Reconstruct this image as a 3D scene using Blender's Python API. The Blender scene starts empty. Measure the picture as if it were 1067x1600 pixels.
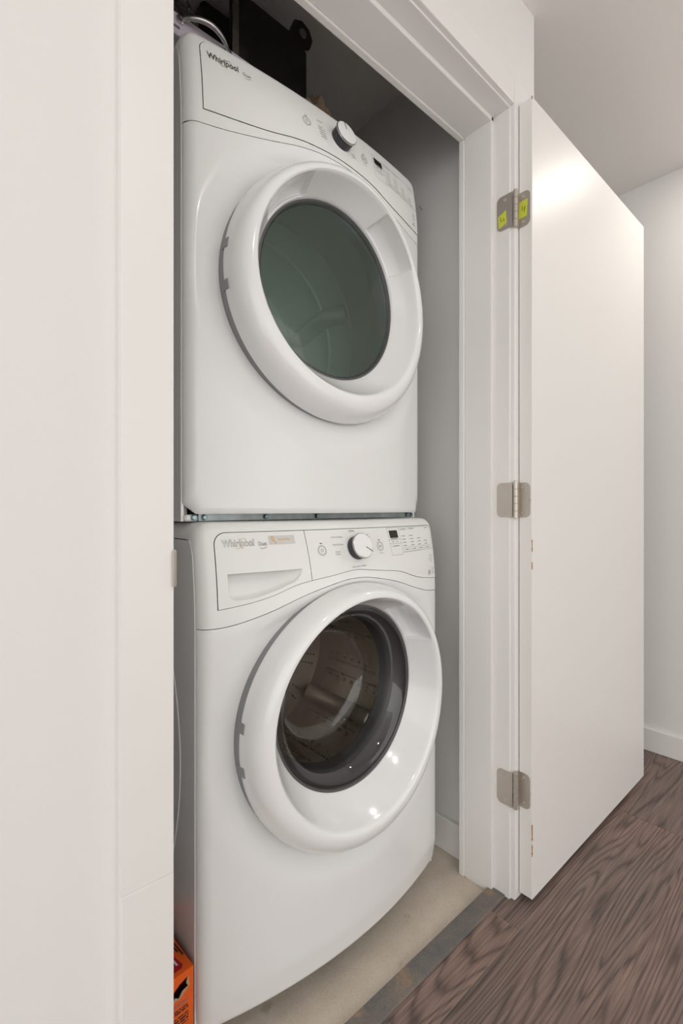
import bpy, bmesh, math, random
from mathutils import Vector, Matrix
random.seed(7)
PI = math.pi
sc = bpy.context.scene
COL = sc.collection

# ------------------------------------------------------------------ camera / world / light / exposure
FPX, HOR = 745.0, 794.0                       # focal length in pixels and horizon row of the 1067x1600 frame
cd = bpy.data.cameras.new('camera'); cam = bpy.data.objects.new('camera', cd); COL.objects.link(cam)
cd.sensor_fit = 'VERTICAL'; cd.sensor_height = 36.0; cd.lens = FPX / 1600.0 * 36.0
cd.shift_y = (HOR - 800.0) / 1600.0
cd.clip_start = 0.02
cam.location = (0.0, -0.623, 1.005)
cam.rotation_euler = (PI / 2, 0, math.radians(48.68 - 90.0))
sc.camera = cam

w = bpy.data.worlds.new('world'); sc.world = w; w.use_nodes = True
w.node_tree.nodes['Background'].inputs[0].default_value = (1.0, 0.985, 0.96, 1)
w.node_tree.nodes['Background'].inputs[1].default_value = 2.05
sc.view_settings.view_transform = 'Standard'
sc.view_settings.look = 'None'
sc.view_settings.gamma = 1.0
sc.view_settings.use_curve_mapping = False
sc.view_settings.exposure = -0.24

CEIL = 2.36
LAMPS = [(1.98, -0.42, 3.5, 'beside the far wall'), (0.45, -1.30, 3.5, 'in front of the closet')]

# ------------------------------------------------------------------ helpers
def mat(name, col, rough=0.5, metal=0.0, spec=0.5, coat=0.0, bump=None, var=None):
    m = bpy.data.materials.new(name); m.use_nodes = True
    nt = m.node_tree; b = nt.nodes['Principled BSDF']
    b.inputs['Base Color'].default_value = (*col, 1); b.inputs['Roughness'].default_value = rough
    b.inputs['Metallic'].default_value = metal; b.inputs['Specular IOR Level'].default_value = spec
    b.inputs['Coat Weight'].default_value = coat; b.inputs['Coat Roughness'].default_value = 0.08
    tc = nt.nodes.new('ShaderNodeTexCoord')
    if var:      # (scale, amount): soft tonal variation of the paint
        n = nt.nodes.new('ShaderNodeTexNoise'); n.inputs['Scale'].default_value = var[0]; n.inputs['Detail'].default_value = 5
        nt.links.new(tc.outputs['Object'], n.inputs['Vector'])
        r = nt.nodes.new('ShaderNodeValToRGB')
        a = var[1]
        r.color_ramp.elements[0].position = .3; r.color_ramp.elements[1].position = .7
        r.color_ramp.elements[0].color = (*[c * (1 - a) for c in col], 1)
        r.color_ramp.elements[1].color = (*[min(1, c * (1 + a)) for c in col], 1)
        nt.links.new(n.outputs['Fac'], r.inputs['Fac']); nt.links.new(r.outputs['Color'], b.inputs['Base Color'])
    if bump:     # (scale, strength)
        n = nt.nodes.new('ShaderNodeTexNoise'); n.inputs['Scale'].default_value = bump[0]; n.inputs['Detail'].default_value = 4
        nt.links.new(tc.outputs['Object'], n.inputs['Vector'])
        bp = nt.nodes.new('ShaderNodeBump'); bp.inputs['Strength'].default_value = bump[1]; bp.inputs['Distance'].default_value = 0.002
        nt.links.new(n.outputs['Fac'], bp.inputs['Height']); nt.links.new(bp.outputs['Normal'], b.inputs['Normal'])
    return m

def glass_mat(name, tint, gloss_rough=0.0, ior=1.5):
    m = bpy.data.materials.new(name); m.use_nodes = True
    nt = m.node_tree; nt.nodes.clear()
    o = nt.nodes.new('ShaderNodeOutputMaterial'); mx = nt.nodes.new('ShaderNodeMixShader')
    t = nt.nodes.new('ShaderNodeBsdfTransparent'); t.inputs[0].default_value = (*tint, 1)
    g = nt.nodes.new('ShaderNodeBsdfGlossy'); g.inputs['Roughness'].default_value = gloss_rough
    fr = nt.nodes.new('ShaderNodeFresnel'); fr.inputs['IOR'].default_value = ior
    nt.links.new(fr.outputs[0], mx.inputs[0]); nt.links.new(t.outputs[0], mx.inputs[1]); nt.links.new(g.outputs[0], mx.inputs[2])
    nt.links.new(mx.outputs[0], o.inputs[0])
    return m

def wood_mat():
    m = bpy.data.materials.new('dark_oak_plank'); m.use_nodes = True
    nt = m.node_tree; N = nt.nodes; L = nt.links; b = N['Principled BSDF']
    tc = N.new('ShaderNodeTexCoord'); oi = N.new('ShaderNodeObjectInfo')
    off = N.new('ShaderNodeVectorMath'); off.operation = 'MULTIPLY_ADD'
    cmb = N.new('ShaderNodeCombineXYZ')
    for i in range(3): L.new(oi.outputs['Random'], cmb.inputs[i])
    off.inputs[1].default_value = (37., 19., 11.)
    L.new(cmb.outputs[0], off.inputs[0]); L.new(tc.outputs['Object'], off.inputs[2])
    mp = N.new('ShaderNodeMapping'); mp.inputs['Scale'].default_value = (.60, 7.0, 1.0); L.new(off.outputs[0], mp.inputs[0])
    n1 = N.new('ShaderNodeTexNoise'); n1.inputs['Scale'].default_value = 1.3; n1.inputs['Detail'].default_value = 1.2; n1.inputs['Roughness'].default_value = .4
    L.new(mp.outputs[0], n1.inputs['Vector'])
    mul = N.new('ShaderNodeMath'); mul.operation = 'MULTIPLY'; mul.inputs[1].default_value = 26.0; L.new(n1.outputs['Fac'], mul.inputs[0])
    n1b = N.new('ShaderNodeTexNoise'); n1b.inputs['Scale'].default_value = 7.; n1b.inputs['Detail'].default_value = 5; L.new(mp.outputs[0], n1b.inputs['Vector'])
    ad = N.new('ShaderNodeMath'); ad.operation = 'ADD'; L.new(mul.outputs[0], ad.inputs[0]); L.new(n1b.outputs['Fac'], ad.inputs[1])
    fr = N.new('ShaderNodeMath'); fr.operation = 'PINGPONG'; fr.inputs[1].default_value = .5; L.new(ad.outputs[0], fr.inputs[0])
    mp2 = N.new('ShaderNodeMapping'); mp2.inputs['Scale'].default_value = (9., 260., 1.0); L.new(off.outputs[0], mp2.inputs[0])
    n2 = N.new('ShaderNodeTexNoise'); n2.inputs['Scale'].default_value = 1.0; n2.inputs['Detail'].default_value = 3; L.new(mp2.outputs[0], n2.inputs['Vector'])
    mx = N.new('ShaderNodeMath'); mx.operation = 'MULTIPLY_ADD'; mx.inputs[1].default_value = .30; L.new(fr.outputs[0], mx.inputs[0]); L.new(n2.outputs['Fac'], mx.inputs[2])
    rb = N.new('ShaderNodeValToRGB'); rb.color_ramp.elements[0].position = .36; rb.color_ramp.elements[1].position = .80
    rb.color_ramp.elements[0].color = (.138, .098, .084, 1); rb.color_ramp.elements[1].color = (.300, .214, .182, 1)
    L.new(mx.outputs[0], rb.inputs['Fac'])
    rl = N.new('ShaderNodeValToRGB'); rl.color_ramp.elements[0].position = .02; rl.color_ramp.elements[1].position = .22
    rl.color_ramp.elements[0].color = (.60, .60, .62, 1); rl.color_ramp.elements[1].color = (1, 1, 1, 1)
    L.new(fr.outputs[0], rl.inputs['Fac'])
    r = N.new('ShaderNodeMixRGB'); r.blend_type = 'MULTIPLY'; r.inputs[0].default_value = 1.0
    L.new(rb.outputs['Color'], r.inputs[1]); L.new(rl.outputs['Color'], r.inputs[2])
    n3 = N.new('ShaderNodeTexNoise'); n3.inputs['Scale'].default_value = 2.2; L.new(off.outputs[0], n3.inputs['Vector'])
    hs = N.new('ShaderNodeMixRGB'); hs.blend_type = 'MULTIPLY'; hs.inputs[0].default_value = .55
    r3 = N.new('ShaderNodeValToRGB'); r3.color_ramp.elements[0].position = .35; r3.color_ramp.elements[1].position = .65
    r3.color_ramp.elements[0].color = (.72, .74, .78, 1); r3.color_ramp.elements[1].color = (1.12, 1.0, .94, 1)
    L.new(n3.outputs['Fac'], r3.inputs['Fac']); L.new(r.outputs['Color'], hs.inputs[1]); L.new(r3.outputs['Color'], hs.inputs[2])
    L.new(hs.outputs[0], b.inputs['Base Color']); b.inputs['Roughness'].default_value = .5
    bp = N.new('ShaderNodeBump'); bp.inputs['Strength'].default_value = .25; bp.inputs['Distance'].default_value = .001
    L.new(mx.outputs[0], bp.inputs['Height']); L.new(bp.outputs[0], b.inputs['Normal'])
    return m

def concrete_mat(name, c0, c1, c2, lo=.66, sc_=1.0):
    m = bpy.data.materials.new(name); m.use_nodes = True
    nt = m.node_tree; N = nt.nodes; L = nt.links; b = N['Principled BSDF']
    tc = N.new('ShaderNodeTexCoord')
    n1 = N.new('ShaderNodeTexNoise'); n1.inputs['Scale'].default_value = 7. * sc_; n1.inputs['Detail'].default_value = 8; n1.inputs['Roughness'].default_value = .65
    n2 = N.new('ShaderNodeTexNoise'); n2.inputs['Scale'].default_value = 320.; n2.inputs['Detail'].default_value = 3
    n3 = N.new('ShaderNodeTexNoise'); n3.inputs['Scale'].default_value = 16.; n3.inputs['Detail'].default_value = 6
    for n in (n1, n2, n3): L.new(tc.outputs['Object'], n.inputs['Vector'])
    r = N.new('ShaderNodeValToRGB'); r.color_ramp.elements[0].position = .35; r.color_ramp.elements[1].position = .62
    r.color_ramp.elements[0].color = (*c0, 1); r.color_ramp.elements[1].color = (*c1, 1)
    L.new(n1.outputs['Fac'], r.inputs['Fac'])
    r2 = N.new('ShaderNodeValToRGB'); r2.color_ramp.elements[0].position = lo; r2.color_ramp.elements[1].position = lo + .1
    r2.color_ramp.elements[0].color = (0, 0, 0, 1); r2.color_ramp.elements[1].color = (1, 1, 1, 1)
    L.new(n3.outputs['Fac'], r2.inputs['Fac'])
    mx = N.new('ShaderNodeMixRGB'); L.new(r2.outputs['Color'], mx.inputs[0]); L.new(r.outputs['Color'], mx.inputs[1]); mx.inputs[2].default_value = (*c2, 1)
    mg = N.new('ShaderNodeMixRGB'); mg.blend_type = 'OVERLAY'; mg.inputs[0].default_value = .35
    L.new(mx.outputs[0], mg.inputs[1]); L.new(n2.outputs['Fac'], mg.inputs[2]); L.new(mg.outputs[0], b.inputs['Base Color'])
    b.inputs['Roughness'].default_value = .7
    bp = N.new('ShaderNodeBump'); bp.inputs['Strength'].default_value = .3; bp.inputs['Distance'].default_value = .001
    L.new(n2.outputs['Fac'], bp.inputs['Height']); L.new(bp.outputs[0], b.inputs['Normal'])
    return m

M = dict(
    wall=mat('wall_paint', (.80, .79, .775), .75, bump=(220, .12)),
    ceil=mat('ceiling_paint', (.84, .82, .79), .85, bump=(150, .1)),
    trim=mat('trim_paint', (.83, .815, .795), .38, bump=(60, .05)),
    door=mat('door_paint', (.83, .815, .79), .40, bump=(90, .04)),
    white=mat('appliance_enamel', (.86, .865, .865), .22, coat=.3),
    side=mat('appliance_side_enamel', (.86, .865, .865), .12, coat=.6),
    plastic=mat('white_plastic', (.86, .865, .86), .30),
    ring=mat('glossy_white_plastic', (.88, .885, .89), .14, coat=.4),
    panel=mat('control_panel_plastic', (.86, .865, .855), .34),
    rim=mat('grey_rim_plastic', (.27, .275, .28), .45),
    gasket=mat('dark_gap', (.018, .017, .016), .7),
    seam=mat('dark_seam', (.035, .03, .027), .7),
    ink=mat('grey_ink', (.09, .09, .09), .6),
    inkl=mat('light_grey_ink', (.24, .24, .24), .6),
    chrome=mat('satin_chrome', (.50, .49, .48), .25, metal=1.0),
    gold=mat('gold_foil', (.66, .56, .42), .35, metal=.6),
    orange_ink=mat('orange_print', (.75, .40, .03), .5),
    foil=mat('silver_sticker', (.66, .65, .62), .35),
    display=mat('display_black', (.012, .012, .011), .12),
    knobdark=mat('knob_dark_rubber', (.035, .036, .042), .5),
    galv=mat('galvanised_steel', (.42, .47, .47), .38, metal=.75, var=(40, .15)),
    screw=mat('zinc_screw', (.32, .44, .46), .3, metal=.8),
    nickel=mat('brushed_nickel', (.58, .53, .475), .40, metal=.75, bump=(400, .05)),
    hole=mat('dark_hole', (.02, .017, .015), .6),
    note=mat('yellow_note', (.62, .66, .06), .7),
    pen=mat('pen_ink', (.03, .03, .035), .6),
    drumw=mat('dryer_drum_enamel', (.80, .84, .80), .42),
    steel=mat('drum_steel', (.66, .60, .52), .38, metal=.65, bump=(14, .25)),
    rubber=mat('door_boot_rubber', (.10, .10, .10), .45),
    orange=mat('orange_carton', (.80, .12, .008), .5, var=(18, .1)),
    red=mat('red_print', (.42, .005, .02), .5),
    paper=mat('white_print', (.72, .70, .66), .6),
    blue=mat('blue_print', (.10, .16, .36), .6),
    card=mat('torn_card', (.50, .36, .26), .85),
    blackm=mat('black_powder_coat', (.012, .011, .011), .42, bump=(500, .1)),
    blackf=mat('black_case_vinyl', (.022, .021, .021), .5, bump=(260, .2)),
    lilac=mat('lilac_paint', (.52, .47, .53), .5),
    strap=mat('weathered_strap', (.20, .175, .14), .5, metal=.4, var=(60, .3)),
    bumper=mat('clear_bumper', (.22, .22, .21), .2),
    cloth=mat('brown_paper', (.16, .11, .07), .9, var=(40, .4)),
    chip=mat('bare_wood_chip', (.52, .25, .06), .8),
    lens=mat('lamp_glass', (.85, .85, .83), .3),
    lampw=mat('lamp_trim', (.85, .85, .84), .4),
    wood=wood_mat(),
    joint=mat('plank_bevel', (.34, .28, .24), .7),
    concrete=concrete_mat('bare_concrete', (.62, .54, .45), (.72, .64, .54), (.45, .38, .30)),
    strip=concrete_mat('worn_metal_strip', (.130, .128, .128), (.205, .178, .155), (.30, .205, .145), .56, 1.6),
    dglass=glass_mat('tinted_dryer_glass', (.68, .78, .72), 0.0, 1.6),
    wglass=glass_mat('clear_bowl_glass', (.94, .94, .93), 0.012, 1.75),
    film=glass_mat('clear_plastic_film', (.80, .76, .70), 0.08, 1.6),
)

def link(name, me, m, parent=None, smooth=None, loc=None, rot=None):
    me.name = name
    o = bpy.data.objects.new(name, me); COL.objects.link(o)
    if m is not None and not me.materials: me.materials.append(M[m])
    if smooth == 40: smooth = 22
    if smooth is not None:
        me.polygons.foreach_set('use_smooth', [True] * len(me.polygons))
        me.set_sharp_from_angle(angle=math.radians(smooth))
    if parent: o.parent = parent
    if loc: o.location = loc
    if rot: o.rotation_euler = rot
    return o

def pyd(verts, faces):
    me = bpy.data.meshes.new('m'); me.from_pydata([tuple(v) for v in verts], [], faces); me.update(); return me

def fin(bm, recalc=True):
    me = bpy.data.meshes.new('m')
    if recalc: bmesh.ops.recalc_face_normals(bm, faces=bm.faces)
    bm.to_mesh(me); bm.free(); return me

def bbox(bm, x0, x1, y0, y1, z0, z1, bev=0.0, seg=2):
    vs = [bm.verts.new(p) for p in ((x0,y0,z0),(x1,y0,z0),(x1,y1,z0),(x0,y1,z0),(x0,y0,z1),(x1,y0,z1),(x1,y1,z1),(x0,y1,z1))]
    fs = [bm.faces.new([vs[i] for i in q]) for q in ((0,3,2,1),(4,5,6,7),(0,1,5,4),(1,2,6,5),(2,3,7,6),(3,0,4,7))]
    if bev > 0:
        es = list({ed for f_ in fs for ed in f_.edges})
        bmesh.ops.bevel(bm, geom=es, offset=bev, segments=seg, profile=.5, affect='EDGES')

def box(name, x0, x1, y0, y1, z0, z1, m, parent=None, bev=0.0, seg=2):
    bm = bmesh.new(); bbox(bm, x0, x1, y0, y1, z0, z1, bev, seg)
    return link(name, fin(bm), m, parent, 40 if bev else None)

def boxes(name, lst, m, parent=None, bev=0.0):
    bm = bmesh.new()
    for b in lst: bbox(bm, *b, bev)
    return link(name, fin(bm), m, parent, 40 if bev else None)

def lathe_y(prof, n=48, cap=True):
    """profile [(r, y)] turned about the Y axis"""
    V = []; Fc = []
    for (r, y) in prof:
        for i in range(n):
            a = 2 * PI * i / n; V.append((r * math.cos(a), y, r * math.sin(a)))
    for j in range(len(prof) - 1):
        for i in range(n):
            k = (i + 1) % n
            Fc.append((j * n + i, j * n + k, (j + 1) * n + k, (j + 1) * n + i))
    if cap:
        Fc.append(tuple(range(n))); Fc.append(tuple((len(prof) - 1) * n + i for i in range(n)))
    bm = bmesh.new(); me = pyd(V, Fc); bm.from_mesh(me); return fin(bm)

def tube(pts, r, n=10, flat=1.0):
    V = []; Fc = []
    P = [Vector(p) for p in pts]
    for j, p in enumerate(P):
        t = (P[min(j + 1, len(P) - 1)] - P[max(j - 1, 0)]).normalized()
        up = Vector((0, 1, 0)) if abs(t.y) < .9 else Vector((0, 0, 1))
        u = t.cross(up).normalized(); v = t.cross(u).normalized()
        rr = r[j] if isinstance(r, (list, tuple)) else r
        for i in range(n):
            a = 2 * PI * i / n; V.append(p + u * (rr * math.cos(a)) + v * (rr * flat * math.sin(a)))
    for j in range(len(P) - 1):
        for i in range(n):
            k = (i + 1) % n; Fc.append((j*n+i, j*n+k, (j+1)*n+k, (j+1)*n+i))
    Fc.append(tuple(range(n))); Fc.append(tuple((len(P)-1)*n+i for i in range(n)))
    bm = bmesh.new(); bm.from_mesh(pyd(V, Fc)); return fin(bm)

def tag(o, label, cat=None, group=None, kind=None):
    o['label'] = label
    if cat: o['category'] = cat
    if group: o['group'] = group
    if kind: o['kind'] = kind
    return o

def empty(name, loc, label=None, cat=None, kind=None):
    o = bpy.data.objects.new(name, None); COL.objects.link(o); o.location = loc; o.empty_display_size = .05
    if label: tag(o, label, cat, None, kind)
    return o

def curve_fn(tab):
    """smooth symmetric height curve z(|x|) through a table"""
    xs = [t[0] for t in tab]; zs = [t[1] for t in tab]
    def f_(x):
        x = abs(x)
        if x >= xs[-1]: return zs[-1]
        for i in range(len(xs) - 1):
            if x <= xs[i + 1]:
                h = xs[i+1] - xs[i]; t = (x - xs[i]) / h
                m0 = 0 if i == 0 else (zs[i+1] - zs[i-1]) / (xs[i+1] - xs[i-1])
                m1 = 0 if i + 2 >= len(xs) else (zs[i+2] - zs[i]) / (xs[i+2] - xs[i])
                return ((2*t**3 - 3*t**2 + 1) * zs[i] + (t**3 - 2*t**2 + t) * h * m0 + (-2*t**3 + 3*t**2) * zs[i+1] + (t**3 - t**2) * h * m1)
    return f_

# ------------------------------------------------------------------ the room
FWX = 2.27            # far wall
CX0, CX1 = .256, 1.133   # jamb faces
HZ = 2.035            # underside of the head jamb
WY0, WY1 = .015, .14  # front wall thickness
OPP = -3.4            # the hall opens into a room behind the camera
# front wall with the closet opening
boxes_w = [(-2.2, CX0 - .016, WY0, WY1, 0, CEIL), (CX1 + .016, 1.269, WY0, WY1, 0, CEIL), (CX0 - .016, CX1 + .016, WY0, WY1, HZ + .016, CEIL)]
o = boxes('wall_front', boxes_w, 'wall'); tag(o, 'smooth off-white painted wall around the closet opening', 'wall', kind='structure')
o = box('wall_passage', 1.176, 1.269, WY1, 3.2, -.02, 2.45, 'wall'); tag(o, 'white wall between the closet and the passage', 'wall', kind='structure')
o = box('wall_far', FWX, FWX + .1, OPP, 3.2, 0, CEIL, 'wall'); tag(o, 'pale wall beyond the edge of the open door', 'wall', kind='structure')
o = box('ceiling', -2.2, FWX + .1, OPP - .1, 3.2, CEIL, CEIL + .08, 'ceil'); tag(o, 'warm white ceiling of the hall', 'ceiling', kind='structure')
# closet shell
o = box('wall_closet_left', .14, .232, WY1, .98, -.02, 2.45, 'wall'); tag(o, 'white left side wall inside the closet', 'wall', kind='structure')
o = box('wall_closet_back', .14, 1.27, .96, 1.05, -.02, 2.45, 'wall'); tag(o, 'white back wall behind the stacked machines', 'wall', kind='structure')
o = box('ceiling_closet', .232, 1.176, WY1, .96, 2.372, 2.45, 'ceil'); tag(o, 'low closet ceiling in shadow above the dryer', 'ceiling', kind='structure')
o = box('floor_closet', .14, 1.27, .067, 1.05, -.10, -.010, 'concrete'); tag(o, 'bare stained concrete floor under the washer', 'floor', kind='structure')
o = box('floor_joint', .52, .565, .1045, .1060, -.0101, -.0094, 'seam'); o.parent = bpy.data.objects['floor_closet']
# baseboards
def baseboard(name, pts, label):
    bm = bmesh.new(); bbox(bm, *pts, .003, 2)
    return tag(link(name, fin(bm), 'trim', None, 40), label, 'baseboard', kind='structure')
baseboard('baseboard_closet', (1.160, 1.177, .156, .96, -.010, .087), 'white baseboard on the right wall inside the closet')
baseboard('baseboard_far', (FWX - .013, FWX + .001, OPP, 3.2, 0, .092), 'white baseboard along the far wall')
# wooden floor, plank by plank
fl = empty('floor', (0, 0, 0), 'grey-brown oak plank floor of the hall', 'floor', 'structure')
sub = box('subfloor', -2.2, FWX, OPP, 3.2, -.10, -.012, 'joint', fl)
# keep the sub floor out of the closet
bm = bmesh.new()
bbox(bm, -2.2, FWX, OPP, .027, -.10, -.0012); bbox(bm, 1.269, FWX, .027, 3.2, -.10, -.0012)
sub.data = fin(bm); sub.data.materials.append(M['joint'])
PWID, PLEN = .193, 1.22
rows = []
yb = -.05
while yb > OPP: rows.append((yb - PWID, yb)); yb -= PWID
rows.insert(0, (-.05, .027))
yb = -.05
up = []
while yb < 3.0: up.append((yb, yb + PWID)); yb += PWID
starts = {0: 1.066, 1: 1.745}
G = .0007
cache = {}
def plank(x0, x1, y0, y1):
    key = (round(x1 - x0, 4), round(y1 - y0, 4))
    if key not in cache:
        bm = bmesh.new(); lx, ly = key
        bbox(bm, -lx/2 + G, lx/2 - G, -ly/2 + G, ly/2 - G, -.0115, 0.0)
        es = [ed for ed in bm.edges if all(abs(v.co.z) < 1e-6 for v in ed.verts)]
        bmesh.ops.bevel(bm, geom=es, offset=.0009, segments=1, affect='EDGES')
        me = fin(bm); me.materials.append(M['wood']); cache[key] = me
    o = bpy.data.objects.new('plank', cache[key]); COL.objects.link(o); o.parent = fl
    o.location = ((x0 + x1) / 2, (y0 + y1) / 2, 0)
for i, (a, b) in enumerate(rows):
    s = starts.get(i, random.uniform(0, PLEN))
    x = s
    while x > -2.2: x -= PLEN
    while x < FWX:
        x0, x1 = max(x, -2.2), min(x + PLEN, FWX)
        if i == 0: 
            # this row runs on past the closet corner
            plank(x0, x1, a, b)
        else: plank(x0, x1, max(a, OPP), b)
        x += PLEN
for i, (a, b) in enumerate(up):
    a2 = max(a, .027)
    if i > 3: s = random.uniform(1.3, 2.4)
    else: s = [1.9, 1.62, 2.05, 1.5][i]
    if b - a2 < .02: continue
    for x0, x1 in ((1.269, s), (s, FWX)):
        if x1 - x0 > .03: plank(x0, x1, a2, b)
o = box('trim_threshold', CX0, CX1, .024, .069, -.012, .0045, 'strip', None, .002); tag(o, 'worn grey threshold strip between concrete and planks', 'threshold', kind='structure')

# ---- casing, jamb and stop of the closet opening
tr = empty('trim_1', (CX0, 0, 0), 'white painted door casing and jamb framing the closet', 'door frame', 'structure')
T = Matrix.Translation((-CX0, 0, 0))
def tb(name, b, bev=.002, m='trim'):
    bm = bmesh.new(); bbox(bm, *b, bev, 2); bm.transform(T)
    return link(name, fin(bm), m, tr, 40)
CW = .066
cl, cr_ = CX0 - .005, CX1 + .005
tb('casing', (cl - CW, cl, 0, .0155, .0, .5219), .0007)
tb('casing', (cl - CW, cl, 0, .0155, .5221, HZ + .005 + CW), .0007)
tb('casing', (cr_, cr_ + CW, 0, .0155, 0, HZ + .005 + CW), .003)
tb('head_casing', (cl, cr_, 0, .0155, HZ + .005, HZ + .005 + CW), .003)
tb('jamb', (CX0 - .017, CX0, .012, .141, -.01, HZ), .0012)
tb('jamb', (CX1, CX1 + .017, .012, .141, -.01, HZ), .0012)
tb('head_jamb', (CX0 - .017, CX1 + .017, .012, .141, HZ, HZ + .017), .0012)
tb('stop', (CX0 - .001, CX0 + .012, .057, .139, -.01, HZ), .002)
tb('stop', (CX1 - .012, CX1 + .001, .057, .139, -.01, HZ), .002)
tb('head_stop', (CX0, CX1, .057, .139, HZ - .012, HZ + .001), .002)
tb('back_casing', (CX1 - .016, CX1 + .03, .139, .156, -.01, HZ - .016), .003)
tb('back_casing', (CX0 - .02, CX0 + .016, .139, .156, -.01, HZ - .016), .003)
tb('back_head_casing', (CX0 - .02, CX1 + .03, .139, .156, HZ - .016, HZ + .05), .003)
# latch strike on the left jamb: plate with a lip that curls round the casing edge
V = []; prof = [(.0000, .034), (.0016, .018), (.0020, .004), (.0010, -.002), (-.0022, -.0045)]
for z in (-.024, -.021, .021, .024):
    k = 1 if abs(z) < .022 else .35
    for dx, y in prof: V.append((CX0 - .0045 + dx * 1.4 * (.6 + .4 * k), y if y > 0 else y * k, .925 + z))
Fc = []
for j in range(3):
    for i in range(len(prof) - 1): Fc.append((j*5+i, j*5+i+1, (j+1)*5+i+1, (j+1)*5+i))
me = pyd(V, Fc); bm = bmesh.new(); bm.from_mesh(me); bmesh.ops.solidify(bm, geom=bm.faces[:], thickness=.0012); bm.transform(T)
so = link('strike_plate', fin(bm), 'nickel', tr, 50); so['label'] = 'small curved metal strike plate'

# ---- the open door, folded flat against the wall beside the closet
DX0, DX1, DY0, DY1, DZ0, DZ1 = 1.156, 2.003, -.037, -.002, .0155, 2.045
dr = empty('door_1', (DX0, DY1, DZ0), 'plain white slab door swung fully open on three nickel hinges', 'door', 'structure')
Td = Matrix.Translation((-DX0, -DY1, -DZ0))
def dpart(name, me_bm, m, parent=dr, smooth=40):
    me_bm.transform(Td); return link(name, fin(me_bm), m, parent, smooth)
bm = bmesh.new(); bbox(bm, DX0, DX1, DY0, DY1, DZ0, DZ1, .0012, 1); dpart('slab', bm, 'door')
for z0, z1 in ((.895, .925), (.99-.14, .868), (.165, .205), (.125, .155), (2.038, 2.046)):
    bm = bmesh.new(); n = 6
    for k in range(n):
        za = z0 + (z1 - z0) * k / n; zb_ = z0 + (z1 - z0) * (k + 1) / n
        r_ = random.uniform(.0010, .0026)
        bbox(bm, DX0 - .0004, DX0 + r_, DY0 - .0004, DY0 + r_ * .8, za, zb_)
    c = dpart('paint_chip', bm, 'chip', dr, None); c['label'] = 'bare wood showing through chipped paint'

def rounded_leaf(bm, x, ya, yb, z0, z1, r, side):
    """leaf plate lying in a plane x = const, rounded on the far side"""
    pts = []
    s = 1 if yb > ya else -1
    pts += [(ya, z0)]
    for k in range(7):
        a = -PI/2 + (PI/2) * k / 6; pts.append((yb - s * r + s * r * math.cos(a), z0 + r + r * math.sin(a)))
    for k in range(7):
        a = (PI/2) * k / 6; pts.append((yb - s * r + s * r * math.cos(a), z1 - r + r * math.sin(a)))
    pts += [(ya, z1)]
    n = len(pts)
    A = [bm.verts.new((x, y, z)) for y, z in pts]; B = [bm.verts.new((x + side * .0014, y, z)) for y, z in pts]
    bm.faces.new(A); bm.faces.new(B[::-1])
    for i in range(n): bm.faces.new((A[i], A[(i+1) % n], B[(i+1) % n], B[i]))

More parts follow.
